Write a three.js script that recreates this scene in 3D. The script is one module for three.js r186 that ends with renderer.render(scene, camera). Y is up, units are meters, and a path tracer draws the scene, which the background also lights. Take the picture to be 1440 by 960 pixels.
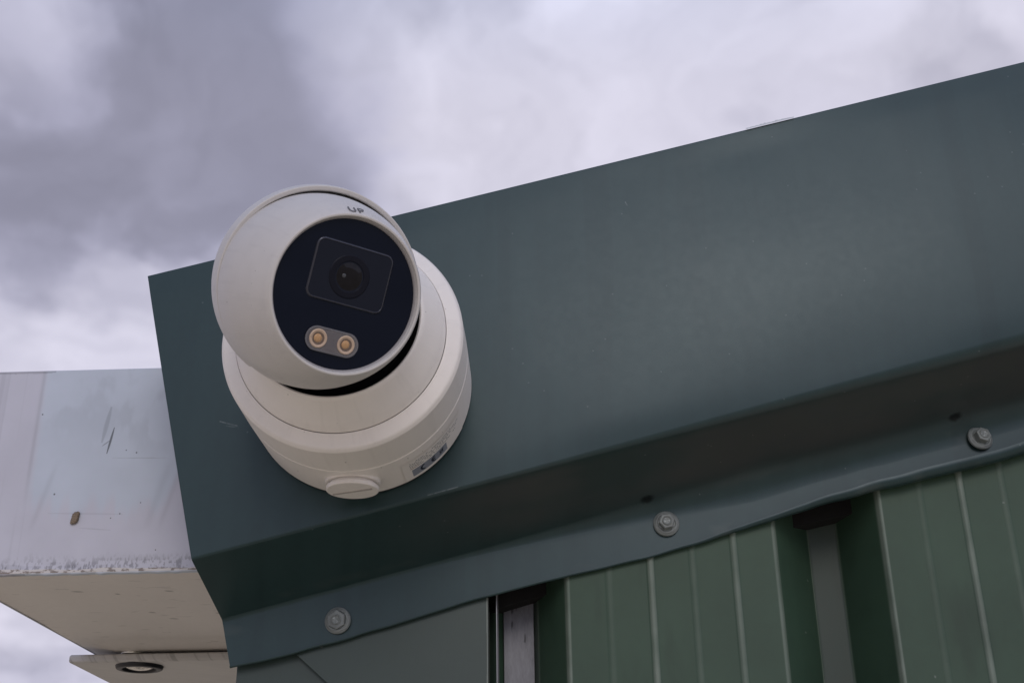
import * as THREE from 'three';
import { mergeGeometries } from 'three/addons/utils/BufferGeometryUtils.js';
import { RoundedBoxGeometry } from 'three/addons/geometries/RoundedBoxGeometry.js';
import { TextGeometry } from 'three/addons/geometries/TextGeometry.js';
import { FontLoader } from 'three/addons/loaders/FontLoader.js';

// ---------------------------------------------------------------- camera, sky, sun, exposure
const D = Math.PI / 180, Y0 = 2.3;                       // Y0: height of the security camera's mount above the ground
const scene = new THREE.Scene();
const camera = new THREE.PerspectiveCamera(30.85, 1.5, 0.02, 900);
camera.rotation.order = 'YXZ';
camera.rotation.set(24.774 * D, 1.733 * D, -0.8156 * D);
camera.position.set(0.11504, Y0 - 0.29594, 0.70829);
const renderer = new THREE.WebGLRenderer();
renderer.toneMapping = THREE.LinearToneMapping;
renderer.toneMappingExposure = 1.0;
renderer.shadowMap.enabled = true;

// seeded value noise
function hash3(x, y, z) {
  let h = Math.imul(x, 374761393) ^ Math.imul(y, 668265263) ^ Math.imul(z, 1274126177);
  h = Math.imul(h ^ (h >>> 13), 1274126177); h ^= h >>> 16;
  return (h >>> 0) / 4294967296;
}
const fade = (t) => t * t * t * (t * (t * 6 - 15) + 10);
function noise(x, y, z = 0) {
  const X = Math.floor(x), Y = Math.floor(y), Z = Math.floor(z), a = fade(x - X), b = fade(y - Y), c = fade(z - Z);
  const L = (p, q, t) => p + (q - p) * t;
  const f = (k) => L(L(hash3(X, Y, Z + k), hash3(X + 1, Y, Z + k), a), L(hash3(X, Y + 1, Z + k), hash3(X + 1, Y + 1, Z + k), a), b);
  return L(f(0), f(1), c) * 2 - 1;
}
function fbm(x, y, z, o) { let s = 0, w = 0.5; for (let i = 0; i < o; i++) { s += w * noise(x, y, z); x = x * 2.03 + 7.1; y = y * 2.03 + 3.7; z = z * 2.03 + 1.3; w *= 0.5; } return s; }
let seed = 7; const rnd = () => { seed = (Math.imul(seed, 1664525) + 1013904223) >>> 0; return seed / 4294967296; };
const sm = (a, b, t) => { t = Math.min(1, Math.max(0, (t - a) / (b - a))); return t * t * (3 - 2 * t); };
const mix = (a, b, t) => a + (b - a) * t;

// overcast sky: broken grey-violet cloud deck, heavier on the left, thinner and brighter to the right
const SKY_W = 2048, SKY_H = 1024;
function skyColor(x, y, z) {
  const el = Math.asin(y) / D, az = Math.atan2(x, -z) / D;
  const q = 1 / (Math.max(y, 0) + 0.22), px = x * q, pz = z * q;             // the deck as a layer overhead
  const wx = fbm(px * 4.2, pz * 4.2, 3.1, 6), wz = fbm(px * 4.2 + 9, pz * 4.2, 8.2, 6);
  const big = fbm(px * 1.9 + wx * 0.35 + 2, pz * 1.9 + wz * 0.35, 1.7, 5);
  const fine = fbm(px * 8 + wx * 1.5, pz * 8 + wz * 1.5, 5.5, 6);
  const A = az + 6 * wx + 3.6 * fine, E = el + 4.5 * wz + 2.6 * fine;
  const blob = (a, e, sa, se) => Math.exp(-(((A - a) / sa) ** 2) - (((E - e) / se) ** 2));
  let d = 0.21 + 0.36 * big + 0.34 * fine;                                     // optical depth of the deck
  d += 0.16 * sm(-3, -14, A) * sm(-120, -50, az) * sm(24, 30, E);
  d += 0.68 * blob(-16.3, 33.6, 6.6, 4.4) + 0.42 * blob(-17.5, 39, 4.2, 4) + 0.56 * blob(-25.5, 29.4, 8, 3.6) + 0.58 * blob(-23.5, 34.2, 9, 4) + 0.48 * blob(-11.0, 31.2, 4.6, 2.8);
  d -= 0.10 * blob(-27.5, 38, 2.5, 1.6) + 0.16 * blob(-17.5, 27.0, 4, 1.4) + 0.16 * blob(-6, 34.6, 3.5, 2.2) + 0.24 * blob(21, 35.5, 6, 3);
  d += 0.8 * sm(44, 58, el + 8 * big) + 0.6 * sm(-34, -62, A) * sm(-175, -140, az);   // unseen sky overhead and to the left, darkened to cut fill light
  d = Math.min(1.25, Math.max(0, 0.12 + 0.86 * d));
  const toSun = sm(-0.1, 0.95, 0.141 * x + 0.443 * y + 0.885 * z);            // unseen sky on the sun side, brightened as added fill light
  const l = (mix(0.70, 0.29, sm(0, 1.1, d)) - 0.17 * fine * (1 - 0.5 * sm(0.4, 1, d))) * (1 + 0.28 * toSun), w = sm(0.1, 0.9, d), blue = sm(26, 46, el - 8 * sm(0, -0.4, z));              // higher, mostly unseen sky tinted bluer to shape the sheen on the flashing
  return [l * (1 - 0.16 * blue), l * mix(0.975, 0.995, w), l * (mix(1.15, 1.31, w) + 0.20 * blue)];
}
{
  const data = new Float32Array(SKY_W * SKY_H * 4);
  for (let j = 0; j < SKY_H; j++) {
    const el = ((j + 0.5) / SKY_H - 0.5) * Math.PI, ce = Math.cos(el), se = Math.sin(el);
    for (let i = 0; i < SKY_W; i++) {
      const k = (j * SKY_W + i) * 4;
      if (se < -0.03) { data[k] = 0.3; data[k + 1] = 0.28; data[k + 2] = 0.27; data[k + 3] = 1; continue; }
      const a = ((i + 0.5) / SKY_W - 0.5) * 2 * Math.PI, c = skyColor(ce * Math.cos(a), se, ce * Math.sin(a));
      data[k] = c[0]; data[k + 1] = c[1]; data[k + 2] = c[2]; data[k + 3] = 1;
    }
  }
  const t = new THREE.DataTexture(data, SKY_W, SKY_H, THREE.RGBAFormat, THREE.FloatType);
  t.mapping = THREE.EquirectangularReflectionMapping; t.magFilter = t.minFilter = THREE.LinearFilter; t.wrapS = THREE.RepeatWrapping; t.needsUpdate = true;
  scene.background = t; scene.environment = t;
}
const sun = new THREE.DirectionalLight(0xfff6ea, 0.62);
sun.position.set(0.86, Y0 + 2.7, 5.4); sun.target.position.set(0, Y0, 0);
sun.castShadow = true; sun.shadow.radius = 44; sun.shadow.mapSize.set(2048, 2048);
Object.assign(sun.shadow.camera, { left: -3, right: 3, top: 3, bottom: -3, near: 0.1, far: 20 });
scene.add(sun, sun.target);

// ---------------------------------------------------------------- helpers
const numbers = {};
function numbered(n) { const k = numbers[n] = (numbers[n] ?? -1) + 1; return k ? `${n}_${String(k).padStart(3, '0')}` : n; }
function thing(name, label, category, [x, y, z] = [0, 0, 0]) {
  const o = new THREE.Group(); o.name = numbered(name); o.position.set(x, y, z); o.userData = { label, category }; scene.add(o); return o;
}
function part(name, geo, mat, parent, label) {
  const m = new THREE.Mesh(Array.isArray(geo) ? mergeGeometries(geo.map((g) => (g.index ? g.toNonIndexed() : g))) : geo, mat);
  m.name = name; m.castShadow = m.receiveShadow = true; if (label) m.userData.label = label; parent.add(m); return m;
}
const toS = (v) => Math.round(255 * Math.min(1, Math.max(0, v <= 0.0031308 ? v * 12.92 : 1.055 * Math.pow(v, 1 / 2.4) - 0.055)));
function tex(w, h, fn, srgb = true) {                      // fn(i, j) gives linear colour, or data when srgb is false; row 0 is v = 0
  const d = new Uint8Array(w * h * 4);
  for (let j = 0; j < h; j++) for (let i = 0; i < w; i++) {
    const c = fn((i + 0.5) / w, (j + 0.5) / h), k = (j * w + i) * 4;
    for (let n = 0; n < 3; n++) d[k + n] = srgb ? toS(c[n]) : Math.round(255 * Math.min(1, Math.max(0, c[n])));
    d[k + 3] = 255;
  }
  const t = new THREE.DataTexture(d, w, h); t.magFilter = t.minFilter = THREE.LinearFilter;
  t.wrapS = t.wrapT = THREE.RepeatWrapping; if (srgb) t.colorSpace = THREE.SRGBColorSpace; t.needsUpdate = true; return t;
}
const lin = (r, g, b) => new THREE.Color().setRGB(r, g, b);
const std = (o) => new THREE.MeshPhysicalMaterial({ side: THREE.DoubleSide, ...o });
// surface from a grid of points [rows][cols] of Vector3; uv from a parallel function
function grid(P, uvf, flip = false) {
  const R = P.length, C = P[0].length, pos = [], uv = [], idx = [];
  for (let i = 0; i < R; i++) for (let j = 0; j < C; j++) { const p = P[i][j]; pos.push(p.x, p.y, p.z); uv.push(...uvf(i, j, p)); }
  for (let i = 0; i + 1 < R; i++) for (let j = 0; j + 1 < C; j++) {
    const a = i * C + j, b = a + 1, c = a + C, d = c + 1;
    flip ? idx.push(a, c, b, b, c, d) : idx.push(a, b, c, b, d, c);
  }
  const g = new THREE.BufferGeometry();
  g.setAttribute('position', new THREE.Float32BufferAttribute(pos, 3)); g.setAttribute('uv', new THREE.Float32BufferAttribute(uv, 2));
  g.setIndex(idx); g.computeVertexNormals(); return g;
}
// polyline with rounded corners: pts [[a, b, radius], ...]; straights get `per` points each
function rounded(pts, per = 6, arc = 6) {
  const out = [], V = (p) => new THREE.Vector2(p[0], p[1]); let from = V(pts[0]);
  for (let i = 1; i < pts.length; i++) {
    const c = V(pts[i]); let to = c, n = null;
    if (i + 1 < pts.length && pts[i][2]) {
      const nx = V(pts[i + 1]); const r = Math.min(pts[i][2], c.distanceTo(from) * 0.49, c.distanceTo(nx) * 0.49);
      to = c.clone().add(from.clone().sub(c).setLength(r)); n = c.clone().add(nx.sub(c).setLength(r));
    }
    const k = Array.isArray(per) ? per[i - 1] : per;
    for (let s = 0; s < k; s++) out.push(from.clone().lerp(to, s / k));
    if (n) { for (let s = 0; s < arc; s++) { const t = s / arc; out.push(to.clone().lerp(c, t).lerp(c.clone().lerp(n, t), t)); } from = n; } else from = to;
  }
  out.push(from); return out;
}
// lathe round an axis: profile [[r, s, radius]], s along +z of the result
function lathe(pts, seg = 160, a0 = 0, al = 2 * Math.PI, per = 3) {
  const g = new THREE.LatheGeometry(rounded(pts, per, 5).map((p) => new THREE.Vector2(Math.max(p.x, 0), p.y)), seg, a0, al);
  g.rotateX(Math.PI / 2); return g;                        // y -> z
}
// sheet of metal: front(u) -> polyline [[v, z]] lofted along x = u, with thickness
function sheet(us, profile, th, uvf) {
  const F = [], Bk = [];
  for (const u of us) {
    const p = profile(u), f = [], b = [];
    for (let i = 0; i < p.length; i++) {
      const a = p[Math.max(0, i - 1)], c = p[Math.min(p.length - 1, i + 1)], t = c.clone().sub(a).normalize();
      f.push(new THREE.Vector3(u, p[i].x, p[i].y)); b.push(new THREE.Vector3(u, p[i].x + t.y * -th * -1 * -1, p[i].y + t.x * th));
    }
    F.push(f); Bk.push(b);
  }
  const gs = [grid(F, uvf), grid(Bk, uvf, true)];
  const strip = (a, b) => grid([a, b], (i, j) => uvf(0, 0, a[j]));
  gs.push(strip(F[0], Bk[0]), strip(F.at(-1), Bk.at(-1)), strip(F.map((r) => r[0]), Bk.map((r) => r[0])), strip(F.map((r) => r.at(-1)), Bk.map((r) => r.at(-1))));
  return mergeGeometries(gs);
}
const range = (a, b, n) => Array.from({ length: n + 1 }, (_, i) => mix(a, b, i / n));
const plate = (x0, x1, y0, y1, z0, z1, r = 0.0006) => new RoundedBoxGeometry(x1 - x0, y1 - y0, z1 - z0, 3, r).translate((x0 + x1) / 2, (y0 + y1) / 2, (z0 + z1) / 2);
function planarUV(g, f) { const p = g.attributes.position, uv = []; for (let i = 0; i < p.count; i++) uv.push(...f(p.getX(i), p.getY(i), p.getZ(i))); g.setAttribute('uv', new THREE.Float32BufferAttribute(uv, 2)); return g; }

// ---------------------------------------------------------------- ground
{
  const t = tex(512, 512, (u, v) => { const n = fbm(u * 40, v * 40, 2, 4) * 0.12 + fbm(u * 6, v * 6, 9, 3) * 0.12; return [0.80 + n, 0.665 + n * 0.9, 0.46 + n * 0.8]; });
  t.repeat.set(60, 60);
  const g = part('ground', new THREE.CircleGeometry(400, 96).rotateX(-Math.PI / 2), std({ map: t, roughness: 0.95 }), scene);
  g.userData.kind = 'structure';
}

// ---------------------------------------------------------------- barge flashing (the folded green sheet), in its own tilted frame
const RAKE = 13.966 * D, U0 = -0.1197, U1 = 1.6;
const GREEN = [0.019, 0.039, 0.039];
const flashTex = tex(2048, 1024, (s, t) => {
  const u = mix(-0.13, 0.57, s), a = (1 - t) * 0.36;       // a: distance down the sheet from its top edge
  let k = 1 + 0.07 * fbm(u * 9, a * 16, 1, 4) + 0.06 * fbm(u * 300, a * 300, 4, 2);
  const su = u + a * 0.25, streak = fbm(su * 130, a * 4, 6, 4); k *= 1 + 0.10 * streak * sm(0.0, 0.05, a) - 0.10 * sm(0.12, 0.4, fbm(su * 60, a * 3, 16, 4));
  let c = [GREEN[0] * k, GREEN[1] * k, GREEN[2] * k];
  const dust = sm(0.22, 0.5, fbm(u * 30, a * 60, 12, 4)) * 0.25 * sm(0.21, 0.30, a);
  c = c.map((x, i) => mix(x, [0.09, 0.10, 0.09][i], dust));
  const bounceDust = 0.85 * sm(0.192, 0.205, a) * sm(0.262, 0.235, a) * (0.45 + 0.55 * sm(-0.45, 0.3, fbm(u * 14, a * 30, 22, 4))) * sm(-0.03, 0.09, u); c = c.map((x, i) => mix(x, [0.060, 0.063, 0.062][i], bounceDust));  // blotchy dust tone that also paints ground bounce into the underside
  for (const [hx, ha] of [[0.1575, 0.2505], [0.3655, 0.2495]]) { const e = Math.hypot((u - hx) * 0.8, a - ha + 0.0006 * noise(u * 700, a * 700)); c = c.map((x) => x * (1 - 0.85 * sm(0.0048, 0.0018, e))); }
  const sp = hash3(Math.floor(u * 520), Math.floor(a * 520), 77); // sparse pale specks
  if (sp > 0.9986) { const fx = u * 520 % 1, fy = a * 520 % 1; if (Math.hypot(((fx + 1) % 1) - 0.5, fy - 0.5) < 0.26) c = c.map((x) => x + 0.06); }
  const scratch = (x0, y0, x1, y1, w, add) => { const dx = x1 - x0, dy = y1 - y0, q = Math.min(1, Math.max(0, ((u - x0) * dx + (a - y0) * dy) / (dx * dx + dy * dy))), e = Math.hypot(u - x0 - q * dx, a - y0 - q * dy); if (e < w) c = c.map((x) => x + add * (1 - e / w) * (0.6 + 0.6 * noise(u * 900, a * 900))); };
  scratch(-0.0895, 0.1145, -0.079, 0.1205, 0.0005, 0.16); scratch(-0.086, 0.1185, -0.079, 0.1215, 0.0004, 0.10);
  scratch(0.024, 0.1945, 0.0425, 0.1943, 0.0005, 0.12);
  scratch(0.1963, 0.033, 0.1966, 0.036, 0.0005, 0.3);
  return c;
});
const flashRough = tex(1024, 512, (s, t) => { const n = 0.335 + 0.012 * fbm(s * 9, t * 5, 3, 4) + 0.02 * fbm(s * 160, t * 80, 5, 2); return [1, n, 0]; }, false);
const paint = std({ map: flashTex, roughnessMap: flashRough, roughness: 1, metalness: 0, specularIntensity: 0.86, specularColor: lin(0.78, 0.90, 1.0) });
const ZF = -0.0582;                                          // the lower flange's plane
const bottomV = (u) => -0.1325 - 0.0014 * Math.sin(u * 29 + 3.3) - 0.0004 * noise(u * 60, 2) + 0.0006 * sm(0.1, 0.4, u);
const hemR = (u) => 0.00035 + 0.0040 * sm(0.14, 0.36, u);
function flashProfile(u) {
  const h = hemR(u), vb = bottomV(u), soft = sm(0.0, 0.45, u);
  const bow = (v) => 0.0048 * Math.sin(Math.PI * Math.pow(Math.min(1, Math.max(0, (v + 0.0781) / 0.196)), 0.8)) * (0.15 + 0.85 * sm(-0.06, 0.26, u)) + (0.0006 * noise(u * 7, v * 12, 4) + 0.00018 * noise(u * 21, v * 17, 9)) * sm(-0.078, -0.06, v) * sm(0.117, 0.1, v);
  const main = rounded([[0.1135, -0.16], [0.1182, 0, 0.0014], [-0.0781, 0, 0.0016 + 0.004 * soft], [-0.1022, ZF + 0.0006, 0.002 + 0.024 * soft], [vb + h, ZF]], [4, 30, 10, 10], 6);
  for (const p of main) if (p.y > -0.002 && p.x < 0.1178 && p.x > -0.078) p.y += bow(p.x);
  for (let i = 1; i <= 9; i++) { const a = i / 9 * 3.5; main.push(new THREE.Vector2(vb + h - h * Math.sin(a), ZF + h - h * Math.cos(a))); }
  return main;
}
const flashing = thing('barge_flashing', 'dark green folded metal flashing along the sloping roof edge behind the white camera', 'flashing', [0, Y0, 0]);
flashing.rotation.z = RAKE;
{
  const us = [...range(U0, 0.56, 240), ...range(0.58, U1, 30)];
  const arcs = us.map((u) => { const p = flashProfile(u); let s = 0; const o = []; for (let i = 0; i < p.length; i++) { if (i) s += p[i].distanceTo(p[i - 1]); o.push(s - 0.16); } return o; });
  part('folded_sheet', sheet(us, flashProfile, 0.0007, (i, j, p) => [(p.x + 0.13) / 0.7, 1 - arcs[i][j] / 0.36]), paint, flashing);
  // torn strip of protective film on the top edge
  const film = [];
  for (let i = 0; i <= 30; i++) { const u = mix(0.292, 0.326, i / 30), w = 0.0007 * Math.sin(Math.PI * i / 30) ** 0.6 + 0.0005 * noise(u * 900, 1), y = 0.1183; film.push([new THREE.Vector3(u, y - 0.0010, 0.0012), new THREE.Vector3(u, y + w * 0.5, 0.0009), new THREE.Vector3(u, y + Math.max(0.0002, w * 1.3), -0.0002)]); }
  part('paint_flake', grid(film, (i, j) => [i / 30, j / 2]), std({ color: lin(0.55, 0.58, 0.6), roughness: 0.6 }), flashing, 'pale flake of lifted paint on the upper edge');
}
// hex roofing screws through the flange
const screwTex = tex(128, 128, (u, v) => { const n = fbm(u * 14, v * 14, 5, 4); const k = 0.17 + 0.09 * n + 0.13 * sm(0.1, 0.4, fbm(u * 7, v * 7, 8, 3)); return [k * 0.93, k * 1.05, k * 1.04]; });
const screwMat = std({ map: screwTex, roughness: 0.5, metalness: 0.1 });
const screwAt = [[-0.0497, -0.1217, -0.12, 0.0], [0.1652, -0.1163, 0.03, 0.06], [0.3781, -0.1154, 0.24, 0.12]];
screwAt.forEach(([u, v, ty, tx], i) => {
  const washer = part('screw', lathe([[0, 0.0016], [0.0052, 0.0016], [0.0062, 0.0022, 0.0006], [0.0083, 0.0008, 0.0006], [0.0083, -0.0004]], 48), screwMat, flashing, ['worn round screw nearest the left end', 'grey hex screw in the middle of the flange', 'grey hex screw nearest the right'][i]);
  washer.position.set(u, v, ZF + 0.0012); washer.rotation.set(-tx, ty, 0.3 + i);
  const head = new THREE.Shape(); for (let k = 0; k < 6; k++) head[k ? 'lineTo' : 'moveTo'](0.0044 * Math.cos(k * Math.PI / 3), 0.0044 * Math.sin(k * Math.PI / 3)); head.closePath();
  const hx = new THREE.ExtrudeGeometry(head, { depth: 0.0036, bevelEnabled: true, bevelSize: 0.0007, bevelThickness: 0.0007, bevelSegments: 2 });
  const hm = part('hex_head', hx, screwMat, washer); hm.position.z = 0.0018; if (i === 0) hm.scale.set(1.15, 1.15, 0.45); hm.rotation.z = i * 0.7;
  const dimple = part('head_dimple', lathe([[0, 0], [0.0021, 0.0001], [0.0026, 0.0007, 0.0002], [0.0031, 0.0004], [0.0031, -0.0003]], 32), screwMat, washer); dimple.position.z = i === 0 ? 0.0039 : 0.0062;
});

// ---------------------------------------------------------------- shed wall below the flashing
const shed = thing('metal_shed', 'green ribbed metal shed wall below the dark green flashing', 'shed', [0, 0, 0]);
const ZC = -0.0612, ribDepth = 0.045;
{
  // cladding profile along x: crests with small stiffening ridges, trapezoid valleys
  const pitch = 0.2011, px = [], tops = [];
  const crest = (x0) => { // returns [x, z] points of one crest, ending before the valley
    const o = [[x0, 0, 0.0012]];
    for (let k = 1; k < 5; k++) { const c = x0 + 0.0265 * k, h = [0, 0.0004, 0.0013, 0.0005, 0.0011][k] ; o.push([c - 0.0026, 0, 0.0006], [c - 0.0008, h, 0.0005], [c + 0.0008, h, 0.0005], [c + 0.0026, 0, 0.0006]); }
    o.push([x0 + 0.1325, 0, 0.0012], [x0 + 0.1325 + 0.0305, -ribDepth, 0.0015], [x0 + 0.1325 + 0.0305 + 0.0187, -ribDepth, 0.0015]);
    return o;
  };
  let prof = [];
  prof.push([0.0590, -0.004, 0], [0.0827, -ribDepth, 0.0015], [0.1014, -ribDepth, 0.0015]);
  for (let k = 0; k < 9; k++) prof.push(...crest(0.1241 + k * pitch));
  prof = rounded(prof, 2, 4);
  const yTop = 0.30, rows = [...range(-2.28, -0.6, 6), ...range(-0.5, yTop, 24)];
  const P = rows.map((y) => prof.map((p) => new THREE.Vector3(p.x, Y0 + y + 0 * p.x, ZC + p.y + 0.0006 * fbm(p.x * 9, y * 6, 2, 2))));
  // cut the top along the rake so nothing shows above the flashing
  for (const r of P) for (const p of r) { const lim = Y0 + Math.tan(RAKE) * p.x + 0.02; if (p.y > lim) p.y = lim; }
  const clad = tex(2048, 1024, (s, t) => {
    const x = mix(0.05, 0.55, s), y = mix(-0.35, 0.05, t);
    let k = 1 + 0.16 * fbm(x * 22, y * 22, 3, 4) + 0.05 * fbm(x * 240, y * 240, 8, 2) + 0.06 * fbm(x * 90, y * 7, 4, 3);
    let c = [0.033 * k, 0.066 * k, 0.043 * k];
    const ph = ((x - 0.1241) / pitch + 10) % 1 * pitch;      // paler lines along ridges and folds
    const paleLines = [[0, 0.9, 1], [0.0265, 0.15, 1], [0.053, 0.85, 1], [0.0795, 0.25, 1], [0.106, 0.7, 1], [0.1325, 0.7, 1], [0.1630, 0.75, 1], [0.1817, 0.6, 1]];
    for (const [w, amt] of paleLines) { const e = Math.min(Math.abs(ph - w), Math.abs(ph - w - pitch)) * (w > 0.15 ? 1.6 : w === 0 || w > 0.12 ? 0.9 : 0.7); if (e < 0.002) { const q = amt * sm(0.0019, 0.0009, e) * (0.72 + 0.35 * fbm(y * 60, w * 900, 2, 3)); c = c.map((v, i) => mix(v, [0.185, 0.225, 0.19][i], q)); } }
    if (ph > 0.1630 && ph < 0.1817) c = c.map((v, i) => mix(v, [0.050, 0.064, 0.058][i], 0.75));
    const dirt = sm(0.15, 0.6, fbm(x * 55, y * 14, 19, 5)); c = c.map((v) => v * (1 - 0.22 * dirt));
    if (hash3(Math.floor(x * 420), Math.floor(y * 420), 5) > 0.9990) { const fx = (x * 420) % 1, fy = ((y * 420) % 1 + 1) % 1; if (Math.hypot(fx - 0.5, fy - 0.5) < 0.3) c = c.map((v) => v + 0.08); }
    return c;
  });
  clad.wrapS = clad.wrapT = THREE.MirroredRepeatWrapping;
  part('wall_cladding', grid(P, (i, j, p) => [(p.x - 0.05) / 0.5, (p.y - Y0 + 0.35) / 0.4]), std({ map: clad, roughness: 0.5, specularIntensity: 0.7 }), shed);

  // black blocks added in the valleys to stand in for shade under the flashing
  const shadeBlack = std({ color: lin(0.008, 0.008, 0.009), roughness: 0.95 });
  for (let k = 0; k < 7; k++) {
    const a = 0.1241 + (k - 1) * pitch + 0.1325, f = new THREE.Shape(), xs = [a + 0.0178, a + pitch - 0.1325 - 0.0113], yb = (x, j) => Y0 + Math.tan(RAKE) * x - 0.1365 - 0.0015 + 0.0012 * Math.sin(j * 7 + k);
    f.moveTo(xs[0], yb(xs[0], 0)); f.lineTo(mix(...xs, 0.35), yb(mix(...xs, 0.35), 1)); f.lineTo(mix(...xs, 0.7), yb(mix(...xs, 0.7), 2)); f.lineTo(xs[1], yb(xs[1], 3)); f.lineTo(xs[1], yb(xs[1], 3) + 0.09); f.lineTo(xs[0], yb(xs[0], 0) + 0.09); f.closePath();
    part('added_shade_block', new THREE.ExtrudeGeometry(f, { depth: 0.018, bevelEnabled: false }).translate(0, 0, ZC - 0.0442), shadeBlack, shed);
  }
  const trimTex = tex(512, 512, (s, t) => { const k = 1 + 0.12 * fbm(s * 8, t * 8, 3, 4) + 0.05 * fbm(s * 120, t * 120, 8, 2); const sp = hash3(Math.floor(s * 110), Math.floor(t * 110), 31) > 0.9985 ? 0.07 : 0; return [0.026 * k + sp, 0.046 * k + sp, 0.041 * k + sp]; });
  const trim = std({ map: trimTex, roughness: 0.42 });
  // corner trim: a lower piece at the corner and a mitred piece over it
  const tuv = (x, y) => [(x + 0.13) / 0.22, (y - Y0 + 0.5) / 0.5];
  const low = plate(-0.0818, 0.06, 0.02, Y0 - 0.11, ZC - 0.0052, ZC - 0.0042, 0.0004);
  part('corner_trim', planarUV(low, tuv), trim, shed, 'darker trim piece at the shed corner');
  const sh = new THREE.Shape();
  sh.moveTo(0.0735, 0.02); sh.lineTo(0.0735, Y0 - 0.09); sh.lineTo(-0.0470, Y0 - 0.130); sh.lineTo(-0.0438, Y0 - 0.1497); sh.lineTo(-0.0190, Y0 - 0.1715); sh.lineTo(0.03, Y0 - 0.2146); sh.lineTo(0.03, 0.02);
  const up = new THREE.ExtrudeGeometry(sh, { depth: 0.0007, bevelEnabled: true, bevelSize: 0.0003, bevelThickness: 0.0003, bevelSegments: 2 }).translate(0, 0, ZC - 0.0012);
  part('corner_trim', planarUV(up, tuv), trim, shed, 'mitred flat trim piece left of the dark recess');
  part('trim_return', plate(0.0730, 0.0742, 0.02, Y0 - 0.09, ZC - 0.024, ZC - 0.0002, 0.0004), std({ color: lin(0.17, 0.20, 0.18), roughness: 0.5 }), shed, 'pale worn folded edge of the trim');
  const galv = tex(256, 512, (s, t) => { const k = 0.15 + 0.06 * fbm(s * 7, t * 28, 3, 4) + 0.03 * fbm(s * 60, t * 240, 8, 2); const hole = sm(0.36, 0.42, fbm(s * 6 + 3, t * 40, 41, 3)) * 0.6; return [k * (1 - hole), k * 1.02 * (1 - hole), k * 1.12 * (1 - hole)]; });
  part('galvanised_post', planarUV(plate(0.0822, 0.1022, 0.02, Y0 - 0.02, ZC - ribDepth + 0.0012, ZC - ribDepth + 0.0030, 0.0005), (x, y) => [(x - 0.08) / 0.025, (y - Y0 + 0.5) / 0.5]), std({ map: galv, roughness: 0.45, metalness: 0.45 }), shed, 'bare grey galvanised strip inside the recess');
  part('post_lip', plate(0.0790, 0.0797, 0.02, Y0 - 0.03, ZC - 0.030, ZC - 0.0075, 0.0003), std({ color: lin(0.3, 0.31, 0.33), roughness: 0.45, metalness: 0.4 }), shed, 'thin bright metal edge in the recess');
  // the rest of the shed: return wall at the corner, rear wall, roof
  part('side_wall', plate(-0.0815, -0.0785, 0.02, Y0 - 0.06, -3.0, ZC - 0.0056), trim, shed);
  part('rear_wall', plate(-0.0815, 1.9, 0.02, Y0 + 0.1, -3.003, -3.0), trim, shed);
  const roof = plate(-0.112, 1.6, 0.094, 0.1, -3.05, -0.155); roof.rotateZ(RAKE).translate(0, Y0, 0);
  part('roof_sheet', roof, trim, shed);
}

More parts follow.
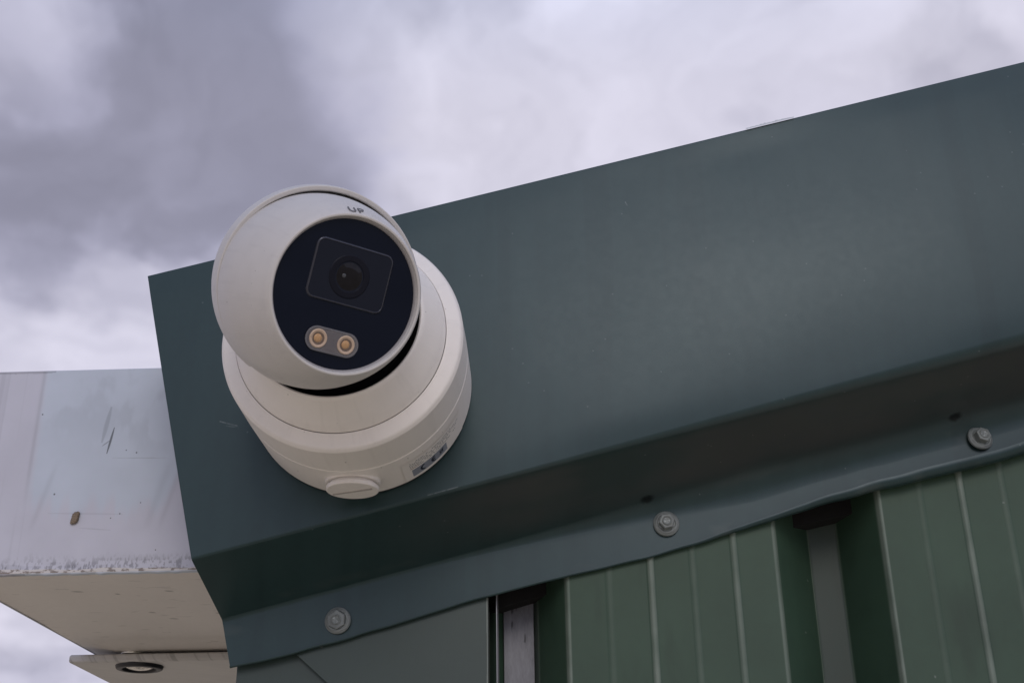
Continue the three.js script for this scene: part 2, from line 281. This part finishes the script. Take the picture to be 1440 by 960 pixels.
// ---------------------------------------------------------------- white box beam meeting the shed corner
const ZB = -0.10;
{
  const beam = thing('box_beam', 'stained white metal box beam behind the left end of the green flashing', 'beam', [-0.2, Y0 - 0.085, ZB]);
  const at = (g) => g.translate(0.2, 0.085, -ZB);             // build in world-like coordinates, store relative to the base
  const white = tex(1024, 512, (s, t) => {
    const x = mix(-0.29, -0.11, s), y = mix(-0.085, 0.064, t);
    const n = fbm(x * 60, y * 60, 3, 4), n2 = fbm(x * 14, y * 14, 7, 4);
    // pale blue-grey washed patch with dull lilac, dripping dirt round it
    const drip = fbm(x * 160, y * 6, 11, 3);
    let patch = sm(-0.250, -0.2435, x + 0.003 * drip + 0.002 * n) * sm(-0.050 , -0.032, y + 0.016 * drip + 0.006 * n2 - 0.012 * sm(-0.155, -0.13, x) * 2.2);
    let c = [mix(0.408, 0.395, patch), mix(0.412, 0.436, patch), mix(0.468, 0.500, patch)];
    let k = 1 + 0.07 * n2 + 0.05 * n;
    if (x < -0.246) k *= 1 - 0.13 * sm(-0.05, 0.35, fbm(x * 190, y * 4, 21, 3)) ;
    k *= 1 - 0.16 * Math.exp(-(((x + 0.2475) / 0.0014) ** 2)) * sm(-0.045, 0.0, y);
    k *= 1 - 0.10 * patch * sm(0.02, 0.4, fbm(x * 70, y * 40, 15, 4)) * sm(-0.01, 0.03, y + 0.2 * (x + 0.2));
    for (const [dx, w, yb] of [[-0.152, 0.003, -0.04], [-0.143, 0.002, -0.045], [-0.232, 0.002, -0.044]]) k *= 1 - 0.10 * Math.exp(-(((x - dx + (y + 0.02) * -0.25) / w) ** 2)) * sm(-0.06, -0.045, y) * sm(0.0, -0.02, y);
    const stroke = (x0, y0, x1, y1, w, a) => { const ex = x1 - x0, ey = y1 - y0, q = Math.min(1, Math.max(0, ((x - x0) * ex + (y - y0) * ey) / (ex * ex + ey * ey))), e = Math.hypot(x - x0 - q * ex, y - y0 - q * ey); const ww = w * (0.35 + 0.65 * Math.sin(Math.PI * Math.min(0.97, Math.max(0.03, q)))); k *= 1 - a * sm(ww, ww * 0.4, e); };
    stroke(-0.1915, 0.0185, -0.1945, -0.0005, 0.0011, 0.72); stroke(-0.1955, 0.034, -0.199, 0.008, 0.0022, 0.22); stroke(-0.1935, 0.009, -0.1985, 0.005, 0.0006, 0.45);
    stroke(-0.190, -0.004, -0.150, -0.005, 0.0004, 0.25); stroke(-0.230, -0.043, -0.178, -0.045, 0.0010, 0.10); stroke(-0.207, -0.054, -0.185, -0.056, 0.0007, 0.14);
    for (const [sx, sy, r] of [[-0.1735, -0.0005, 0.0008], [-0.181, 0.0015, 0.0006], [-0.180, -0.0445, 0.0007], [-0.2275, -0.0295, 0.0009], [-0.2445, 0.03, 0.0008], [-0.1665, -0.037, 0.0006], [-0.1525, -0.0705, 0.0006], [-0.186, -0.0475, 0.0006]]) k *= 1 - 0.8 * sm(r, r * 0.4, Math.hypot(x - sx, y - sy));
    if (y > 0.062 - 0.0008 * n && x < -0.243 + 0.01 * noise(x * 20, 1)) k *= 0.72;
    c = c.map((v) => v * k * 1.32);
    // flaking, rusty, chalky lower arris
    const e = y + 0.085, edge = sm(0.014, 0.003, e + 0.006 * n2 + 0.004 * n), speck = fbm(x * 900, y * 420, 31, 3);
    if (edge > 0) { c = c.map((v) => v * (1 - 0.42 * edge * sm(-0.05, 0.3, speck) - 0.16 * edge * sm(0, 0.3, fbm(x * 40, y * 200, 4, 3)))); }
    const line = 0.0026 + 0.0016 * fbm(x * 60, 3, 7, 4);
    if (e < line) { const rr = sm(0.0, 0.3, fbm(x * 330, y * 700, 9, 4)) * 0.8; c = [mix(0.60, 0.15, rr), mix(0.57, 0.115, rr), mix(0.55, 0.095, rr)]; }
    return c;
  });
  const wmat = std({ map: white, roughness: 0.55 });
  const wuv = (x, y) => [(x + 0.29) / 0.18, (y - Y0 + 0.085) / 0.149];
  const under = tex(1024, 1024, (s, t) => {
    const x = mix(-0.29, -0.11, s), z = mix(-0.42, -0.1, t);
    let k = 0.64 * (1 + 0.05 * fbm(x * 30, z * 12, 2, 4) + 0.03 * fbm(x * 300, z * 200, 5, 2));
    const streaks = fbm(x * 70, z * 160, 12, 4); k *= 1 - 0.16 * sm(0.38, 0.55, streaks);
    let c = [k * 1.02, k * 0.96, k * 0.90];
    for (const [sx, sz, w] of [[-0.2225, -0.152, 0.0045], [-0.158, -0.156, 0.0035], [-0.180, -0.245, 0.004], [-0.190, -0.222, 0.003], [-0.140, -0.228, 0.003], [-0.197, -0.162, 0.002]]) { const e = Math.abs(z - sz + 0.25 * (x - sx)) / 0.0028, q = Math.abs(x - sx) / w; if (q < 1 && e < 1) c = c.map((v) => v * (1 - 0.75 * (1 - q * q) * (1 - e))); }
    if (z > -0.106) c = c.map((v, i) => v * mix(1, [0.75, 0.62, 0.55][i], sm(-0.1, 0.3, fbm(x * 150, z * 200, 3, 3))));
    return c;
  });
  const umat = std({ map: under, roughness: 0.42 });
  const uuv = (x, y, z) => [(x + 0.29) / 0.18, (z + 0.42) / 0.32];
  const X0 = -0.288, X1 = -0.0825;
  // front web with a slightly ragged lower arris
  const web = [];
  for (let i = 0; i <= 120; i++) { const x = mix(X0, X1, i / 120), j = 0.0006 * fbm(x * 160, 1, 1, 4); web.push([[0.064, ZB - 0.0035], [0.064, ZB - 0.0006], [0.0634, ZB], [0.02, ZB], [-0.03, ZB], [-0.078, ZB], [-0.0820 + j, ZB + 0.0001], [-0.0845 + j, ZB + 0.0010 + j], [-0.0862 + j * 1.5, ZB + 0.0004], [-0.0860 + j, ZB - 0.0030], [-0.0852, ZB - 0.0035]].map(([y, z]) => new THREE.Vector3(x, Y0 + y, z))); }
  part('web_panel', at(planarUV(grid(web, () => [0, 0]), wuv)).translate(0, -Y0, 0), wmat, beam);
  const U = (g) => at(g).translate(0, -Y0, 0);
  const bot = [];
  for (let i = 0; i <= 40; i++) { const x = mix(X0, X1, i / 40); bot.push(range(ZB - 0.0030, -0.42, 50).map((z) => new THREE.Vector3(x, Y0 - 0.0852 - 0.0042 * sm(-0.318, -0.35, z) * sm(X0, X0 + 0.035, x) - 0.0004 * noise(x * 22, z * 20), z))); }
  part('underside_panel', U(planarUV(grid(bot, () => [0, 0]), uuv)), umat, beam);
  part('top_panel', U(planarUV(plate(X0, X1, Y0 + 0.0615, Y0 + 0.0639, -0.42, ZB - 0.004), uuv)), umat, beam);
  part('rear_panel', U(planarUV(plate(X0, X1, Y0 - 0.084, Y0 + 0.0613, -0.423, -0.4205), wuv)), wmat, beam);
  part('end_cap', U(planarUV(plate(X0 - 0.0014, X0 + 0.0006, Y0 - 0.0854, Y0 + 0.0632, -0.42, ZB - 0.0012, 0.0005), (x, y, z) => [z * 3, y * 3])), std({ color: lin(0.42, 0.43, 0.46), roughness: 0.5 }), beam);

  // thick bracket plate below the beam
  const pl = tex(512, 512, (s, t) => { const x = mix(-0.3, -0.1, s), z = mix(-0.5, -0.34, t); const k = 0.56 * (1 + 0.07 * fbm(x * 30, z * 30, 2, 4) + 0.05 * fbm((x + z) * 260, (x - z) * 30, 5, 2)); const h = sm(0.1, 0.4, fbm((x * 0.8 + z * 0.4) * 420, (x - z) * 40, 9, 3)) * sm(-0.352, -0.346, z); const slot = sm(1.0, 0.8, Math.hypot((x + 0.1665) / 0.0042, (z + 0.463) / 0.0055)); return [k * (1 - 0.3 * h) * (1 - 0.9 * slot), k * 0.97 * (1 - 0.3 * h) * (1 - 0.9 * slot), k * 0.93 * (1 - 0.3 * h) * (1 - 0.9 * slot)]; });
  const pm = std({ map: pl, roughness: 0.5 });
  part('bracket_plate', U(planarUV(plate(-0.2985, -0.0825, Y0 - 0.0985, Y0 - 0.0915, -0.62, -0.346, 0.0022), (x, y, z) => [(x + 0.3) / 0.2 + (y - Y0) * 3, (z + 0.5) / 0.16])), pm, beam, 'thick plate bolted below the beam');
  const BX = -0.2437, BZ = -0.3675;
  const down = (g) => g.rotateX(Math.PI / 2);                // +z becomes -y
  part('rubber_ring', U(down(lathe([[0.0135, -0.0006], [0.0145, 0.0034, 0.0012], [0.0195, 0.0030, 0.0015], [0.0205, -0.0006]], 64)).translate(BX, Y0 - 0.0985, BZ)), std({ color: lin(0.012, 0.012, 0.016), roughness: 0.5 }), beam, 'black ring round the bolt');
  const bt = tex(128, 128, (s, t) => { const k = 0.55 + 0.5 * fbm(s * 22, t * 9, 2, 4); return [k, k * 0.95, k * 0.86]; });
  part('bolt', U(down(lathe([[0, 0.0030], [0.004, 0.0032], [0.009, 0.0022, 0.001], [0.0132, 0.0004, 0.001], [0.0134, -0.0008]], 40)).translate(BX, Y0 - 0.0985, BZ)), std({ map: bt, roughness: 0.3, metalness: 0.8 }), beam, 'shiny domed bolt in a black ring');
  part('spacer_washer', U(down(lathe([[0.002, 0], [0.0095, 0, 0.0008], [0.0095, 0.0034, 0.0008], [0.002, 0.0034]], 48)).translate(-0.2475, Y0 - 0.0875, -0.3570)), std({ color: lin(0.75, 0.73, 0.68), roughness: 0.25, metalness: 0.8 }), beam, 'shiny washer between beam and plate');

  // small husk clinging to the web
  const hk = thing('insect_husk', 'small brown ribbed insect husk stuck low on the white beam', 'insect husk', [-0.2102, Y0 - 0.0472, ZB]);
  const bits = [];
  for (let i = 0; i < 7; i++) { const t = i / 6 * 2 - 1; bits.push(new THREE.SphereGeometry(0.0027 * Math.sqrt(1.06 - t * t * 0.85), 16, 10).scale(1, 0.55, 0.7).translate(0.0006 * Math.sin(i), t * 0.0042, 0.0012)); }
  const husk = part('husk', bits, std({ map: tex(64, 64, (s, t) => { const k = 0.11 + 0.07 * fbm(s * 12, t * 12, 3, 3); return [k * 1.9, k * 1.5, k * 1.1]; }), roughness: 0.8 }), hk); husk.rotation.z = -0.5;
}

// ---------------------------------------------------------------- junction box on the flashing
const plasticTex = tex(512, 512, (s, t) => { let k = 1 + 0.03 * fbm(s * 12, t * 12, 2, 4) + 0.015 * fbm(s * 150, t * 150, 5, 2) - 0.035 * sm(0.15, 0.5, fbm(s * 40, t * 5, 9, 4)); if (hash3(Math.floor(s * 90), Math.floor(t * 90), 3) > 0.9975 && Math.hypot((s * 90) % 1 - 0.5, (t * 90) % 1 - 0.5) < 0.22) k *= 0.55; return [0.835 * k, 0.80 * k, 0.76 * k]; });
plasticTex.repeat.set(3, 1);
const white = std({ map: plasticTex, roughness: 0.42, specularIntensity: 0.8 });
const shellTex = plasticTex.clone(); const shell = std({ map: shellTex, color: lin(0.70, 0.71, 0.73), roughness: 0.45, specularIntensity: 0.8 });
const grayInk = std({ color: lin(0.13, 0.13, 0.14), roughness: 0.6 });
{
  const jb = thing('junction_box', 'round white junction box with plug between the green flashing and camera', 'junction box', [0, Y0, 0]);
  part('housing', lathe([[0.0672, 0.0028], [0.0683, 0.0038, 0.001], [0.0688, 0.0460], [0.0682, 0.0468, 0.0006], [0.05, 0.0468]], 200), white, jb);
  const dn = (g) => g.rotateX(Math.PI / 2);
  part('gasket', lathe([[0.060, 0.0002], [0.0676, 0.0002], [0.0680, 0.0012, 0.0004], [0.0676, 0.0034], [0.060, 0.0034]], 160), std({ color: lin(0.012, 0.012, 0.013), roughness: 0.7 }), jb, 'thin black gasket against the flashing');
  part('plug_boss', dn(lathe([[0.0178, 0], [0.0164, 0.006, 0.002], [0.0160, 0.0125, 0.0008], [0.0138, 0.0125], [0.0138, 0.010]], 80)).translate(0.0006, -0.0565, 0.0252), white, jb);
  part('conduit_plug', dn(lathe([[0.0130, -0.003], [0.0140, 0.0006], [0.0153, 0.0008, 0.0005], [0.0153, 0.0034, 0.0009], [0, 0.0036]], 80)).translate(0.0006, -0.0698, 0.0252), white, jb, 'round slotted plug under the box');
  const slot = plate(-0.0128, 0.0128, -0.0006, 0.0006, -0.00045, 0.00045, 0.0003); slot.rotateX(Math.PI / 2).rotateY(-0.35).translate(0.0006, -0.0735, 0.0252);
  part('plug_slot', slot, std({ color: lin(0.36, 0.34, 0.32), roughness: 0.6 }), jb, 'narrow groove across the plug');
  // printed label wrapped on the side: marks on a blue-grey band and lines of fine print
  const c = document.createElement('canvas'); c.width = 1024; c.height = 512; const x = c.getContext('2d');
  x.fillStyle = '#e9e5e0'; x.fillRect(0, 0, 1024, 512);
  x.fillStyle = '#8b919d'; x.fillRect(110, 262, 560, 190);
  x.strokeStyle = '#14182c'; x.lineWidth = 30;
  x.beginPath(); x.arc(300, 357, 62, Math.PI * 0.55, Math.PI * 1.45); x.stroke();
  x.beginPath(); x.arc(468, 357, 62, Math.PI * 0.55, Math.PI * 1.45); x.stroke(); x.beginPath(); x.moveTo(410, 357); x.lineTo(458, 357); x.stroke();
  x.lineWidth = 16; x.strokeRect(545, 318, 44, 68); x.beginPath(); x.moveTo(530, 318); x.lineTo(606, 318); x.moveTo(530, 400); x.lineTo(606, 300); x.stroke();
  x.fillStyle = '#676a72';
  for (let r = 0; r < 5; r++) { let px = 96 + (r ? 0 : 10); const end = [760, 930, 900, 700, 880][r]; while (px < end) { const w = 6 + rnd() * 26; if (rnd() > 0.16) x.fillRect(px, 60 + r * 38, w, 15); px += w + 5 + rnd() * 7; } }
  x.fillStyle = '#8b5f55'; x.fillRect(96, 214, 120, 12);
  const lt = new THREE.CanvasTexture(c); lt.colorSpace = THREE.SRGBColorSpace; lt.magFilter = THREE.LinearFilter;
  const rows = []; for (let i = 0; i <= 40; i++) { const a = mix(25.5, 66, i / 40) * D; rows.push([0.0055, 0.0145, 0.0245, 0.0350].map((z) => { const r = 0.06862 + 0.0005 * (z - 0.0038) / 0.0422 * 0.4 + 0.00018; return new THREE.Vector3(r * Math.sin(a), -r * Math.cos(a), z); })); }
  part('printed_label', grid(rows, (i, j) => [i / 40, [0, 0.305, 0.645, 1][j]]), std({ map: lt, roughness: 0.42, specularIntensity: 0.8 }), jb, 'small printed label with a blue-grey band');
}

// ---------------------------------------------------------------- the security camera
{
  const cam = thing('security_camera', 'white turret security camera with dark glass face mounted on the green flashing', 'security camera', [0, Y0, 0.047]);
  const up = (z) => z - 0.047;
  part('base_ring', lathe([[0.05, up(0.0471)], [0.0676, up(0.0473)], [0.0688, up(0.0480), 0.0006], [0.0686, up(0.0775), 0.0006], [0.0672, up(0.0803), 0.0016], [0.05945, up(0.0838), 0.0006], [0.0593, up(0.0825)]], 220), white, cam);
  part('base_cone', lathe([[0.0585, up(0.081)], [0.05925, up(0.0841), 0.0004], [0.0570, up(0.0905), 0.003], [0.0492, up(0.1052), 0.004], [0.0478, up(0.1066), 0.001], [0.0468, up(0.1058), 0.0006], [0.0462, up(0.1035)]], 220), white, cam);
  const black = std({ color: lin(0.010, 0.010, 0.012), roughness: 0.45 });
  part('socket', lathe([[0.0463, up(0.1045)], [0.0455, up(0.100), 0.002], [0.040, up(0.090), 0.004], [0.02, up(0.084)]], 120), black, cam, 'black socket ring round the ball');
  // the ball, its axis turned down and to the right
  const n = new THREE.Vector3(0.53578, -0.43442, 0.72403).normalize(), e1 = new THREE.Vector3(0, 1, 0).cross(n).normalize(), e2 = n.clone().cross(e1);
  const M = new THREE.Matrix4().makeBasis(e1, e2, n); M.scale(new THREE.Vector3(1.027, 1.027, 1.027)).setPosition(0, -0.0027, up(0.1405));
  const B = (g) => g.applyMatrix4(M);
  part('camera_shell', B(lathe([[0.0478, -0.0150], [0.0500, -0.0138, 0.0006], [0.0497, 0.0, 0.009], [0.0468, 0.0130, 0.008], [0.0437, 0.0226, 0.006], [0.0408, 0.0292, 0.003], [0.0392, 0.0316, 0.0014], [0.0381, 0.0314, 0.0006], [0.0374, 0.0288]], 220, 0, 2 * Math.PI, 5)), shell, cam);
  const A0 = (deg) => (90 + deg) * D;                         // lathe angle for an azimuth measured from e1 towards e2
  // rear shell: its own axis leans a little to the left of the face axis
  const lean = e1.clone().multiplyScalar(Math.cos(20 * D)).addScaledVector(e2, Math.sin(20 * D));
  const n2 = n.clone().addScaledVector(lean, -Math.tan(10 * D)).normalize(), f1 = e1.clone().addScaledVector(n2, -e1.dot(n2)).normalize(), f2 = n2.clone().cross(f1);
  const M2 = new THREE.Matrix4().makeBasis(f1, f2, n2).setPosition(0, -0.0010, up(0.1405));
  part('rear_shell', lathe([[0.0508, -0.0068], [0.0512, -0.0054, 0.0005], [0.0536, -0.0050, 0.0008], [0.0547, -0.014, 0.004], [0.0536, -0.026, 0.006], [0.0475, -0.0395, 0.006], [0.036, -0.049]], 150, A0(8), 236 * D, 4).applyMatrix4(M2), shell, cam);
  part('ball_cradle', B(lathe([[0.0485, -0.0150], [0.0487, -0.025, 0.003], [0.046, -0.034, 0.004], [0.038, -0.042, 0.004], [0.02, -0.048]], 150)), black, cam, 'dark rear of the ball in the socket gap');
  // dark glass face with the lens window
  const glass = std({ color: lin(0.0034, 0.0048, 0.0130), roughness: 0.06, specularIntensity: 0.5, specularColor: lin(0.6, 0.75, 1) });
  part('glass_face', B(lathe([[0, 0.0289], [0.0366, 0.0287, 0.0004], [0.0371, 0.0280]], 160)), glass, cam);
  part('bezel_ring', B(lathe([[0.0367, 0.0284], [0.0370, 0.0293, 0.0003], [0.0377, 0.0296, 0.0003], [0.0380, 0.0288]], 160)), std({ color: lin(0.30, 0.29, 0.30), roughness: 0.35 }), cam);
  const rr = (s, w, h, r) => { const a = w / 2, b = h / 2; s.moveTo(-a + r, -b); s.lineTo(a - r, -b); s.absarc(a - r, -b + r, r, -Math.PI / 2, 0); s.lineTo(a, b - r); s.absarc(a - r, b - r, r, 0, Math.PI / 2); s.lineTo(-a + r, b); s.absarc(-a + r, b - r, r, Math.PI / 2, Math.PI); s.lineTo(-a, -b + r); s.absarc(-a + r, -b + r, r, Math.PI, 1.5 * Math.PI); return s; };
  const lens = part('lens_window', B(new THREE.ExtrudeGeometry(rr(new THREE.Shape(), 0.0396, 0.0281, 0.0034), { depth: 0.0006, bevelEnabled: true, bevelSize: 0.0001, bevelThickness: 0.0001, bevelSegments: 1, curveSegments: 10 }).translate(0, 0.0095, 0.0287)), std({ color: lin(0.0108, 0.0122, 0.0208), roughness: 0.14, specularIntensity: 0.5, specularColor: lin(0.6, 0.75, 1) }), cam, 'rectangular dark lens window');
  { // sloped glossy edge round the window: two rounded rectangles joined by a bevel
    const ringPts = (w, h, rad, z) => rr(new THREE.Shape(), w, h, rad).getSpacedPoints(220).map((p) => new THREE.Vector3(p.x, p.y + 0.0095, z));
    const wg = grid([ringPts(0.0418, 0.0303, 0.0045, 0.0287), ringPts(0.0412, 0.0297, 0.0042, 0.0293), ringPts(0.0399, 0.0284, 0.0036, 0.0297), ringPts(0.0395, 0.0280, 0.0033, 0.0293)], (i, j) => [j / 220, i / 3]);
    part('window_frame', B(wg), std({ color: lin(0.060, 0.064, 0.085), roughness: 0.22, metalness: 0.75 }), lens);
  }
  part('lens_ring', B(lathe([[0.0073, -0.0002], [0.0076, 0.0003, 0.0002], [0.0104, 0.0003, 0.0003], [0.0108, -0.0001]], 80).translate(-0.0006, 0.0088, 0.02945)), std({ color: lin(0.0066, 0.0080, 0.0155), roughness: 0.4, specularIntensity: 0.3 }), lens);
  part('lens', B(lathe([[0, 0.0009], [0.004, 0.0006, 0.001], [0.0072, -0.0002]], 60).translate(-0.0006, 0.0088, 0.02950)), std({ color: lin(0.004, 0.004, 0.007), roughness: 0.06, specularIntensity: 0.5 }), lens);
  part('lens_glint', B(new THREE.SphereGeometry(0.0011, 20, 12).scale(1, 1, 0.4).translate(-0.0036, 0.0086, 0.0300)), std({ color: lin(0.05, 0.055, 0.065), roughness: 0.2 }), lens);
  // white-light lamp window with two emitters
  const cap = rr(new THREE.Shape(), 0.0272, 0.0112, 0.00555);
  const lw = part('lamp_window', B(new THREE.ExtrudeGeometry(cap, { depth: 0.0004, bevelEnabled: true, bevelSize: 0.0003, bevelThickness: 0.0003, bevelSegments: 2, curveSegments: 20 }).translate(-0.0012, -0.0238, 0.0288)), std({ color: lin(0.11, 0.105, 0.115), roughness: 0.25 }), cam, 'grey lozenge lamp window with two amber emitters');
  const capO = rr(new THREE.Shape(), 0.0278, 0.0118, 0.00585); capO.holes.push(rr(new THREE.Path(), 0.0264, 0.0104, 0.00515));
  part('window_rim', B(new THREE.ExtrudeGeometry(capO, { depth: 0.0005, bevelEnabled: true, bevelSize: 0.00015, bevelThickness: 0.0002, bevelSegments: 2, curveSegments: 20 }).translate(-0.0012, -0.0238, 0.0290)), std({ color: lin(0.14, 0.14, 0.155), roughness: 0.25 }), lw);
  for (const ex of [-0.0086, 0.0062]) {
    part('reflector_cup', B(lathe([[0.0047, 0], [0.0044, 0.0006, 0.0002], [0.0040, 0.0006, 0.0002], [0.0028, 0.0001], [0, 0.0001]], 48).translate(ex, -0.0237, 0.0294)), std({ color: lin(0.72, 0.54, 0.37), roughness: 0.3, metalness: 0.2 }), lw, 'amber ring of a lamp emitter');
    part('emitter', B(new THREE.SphereGeometry(0.0021, 24, 14).scale(1, 1, 0.45).translate(ex - 0.0003, -0.0236, 0.0296)), std({ color: lin(0.66, 0.37, 0.14), roughness: 0.16 }), lw, 'orange-brown emitter dome');
    part('emitter_well', B(lathe([[0.0021, 0.0002], [0.0031, 0.0004]], 40).translate(ex, -0.0237, 0.0294)), std({ color: lin(0.16, 0.10, 0.06), roughness: 0.5 }), lw);
  }
  part('lamp_cover', B(new THREE.ExtrudeGeometry(rr(new THREE.Shape(), 0.0262, 0.0102, 0.00505), { depth: 0.0003, bevelEnabled: false, curveSegments: 20 }).translate(-0.0012, -0.0238, 0.0313)), new THREE.MeshPhysicalMaterial({ color: lin(0.95, 0.95, 0.97), roughness: 0.10, transmission: 1, thickness: 0, ior: 1.5 }), lw, 'clear cover over the emitters');
  // UP mark, raised lettering near the top of the shell
  const font = await new FontLoader().loadAsync('fonts/droid/droid_sans_regular.typeface.json');
  const tg = new TextGeometry('UP', { font, size: 0.0047, depth: 0.00025, curveSegments: 8, bevelEnabled: false }); tg.computeBoundingBox(); tg.center(); tg.scale(1.12, 1, 1);
  { // lay it on the shell at polar angle ~52 deg from the face axis, straight above the face
    const pol = 55.4 * D, azm = 97 * D, r = 0.0503, rd = new THREE.Vector3(Math.sin(pol) * Math.cos(azm), Math.sin(pol) * Math.sin(azm), Math.cos(pol));
    const nrm = new THREE.Vector3(Math.sin(63 * D) * Math.cos(azm), Math.sin(63 * D) * Math.sin(azm), Math.cos(63 * D)).normalize();
    const tx = new THREE.Vector3(Math.sin(azm), -Math.cos(azm), 0).normalize(), ty = nrm.clone().cross(tx).normalize();
    const T = new THREE.Matrix4().makeBasis(tx, ty, nrm).setPosition(rd.multiplyScalar(r));
    part('up_mark', B(tg.applyMatrix4(T)), grayInk, cam, 'small UP lettering above the glass face');
  }
}

renderer.render(scene, camera);
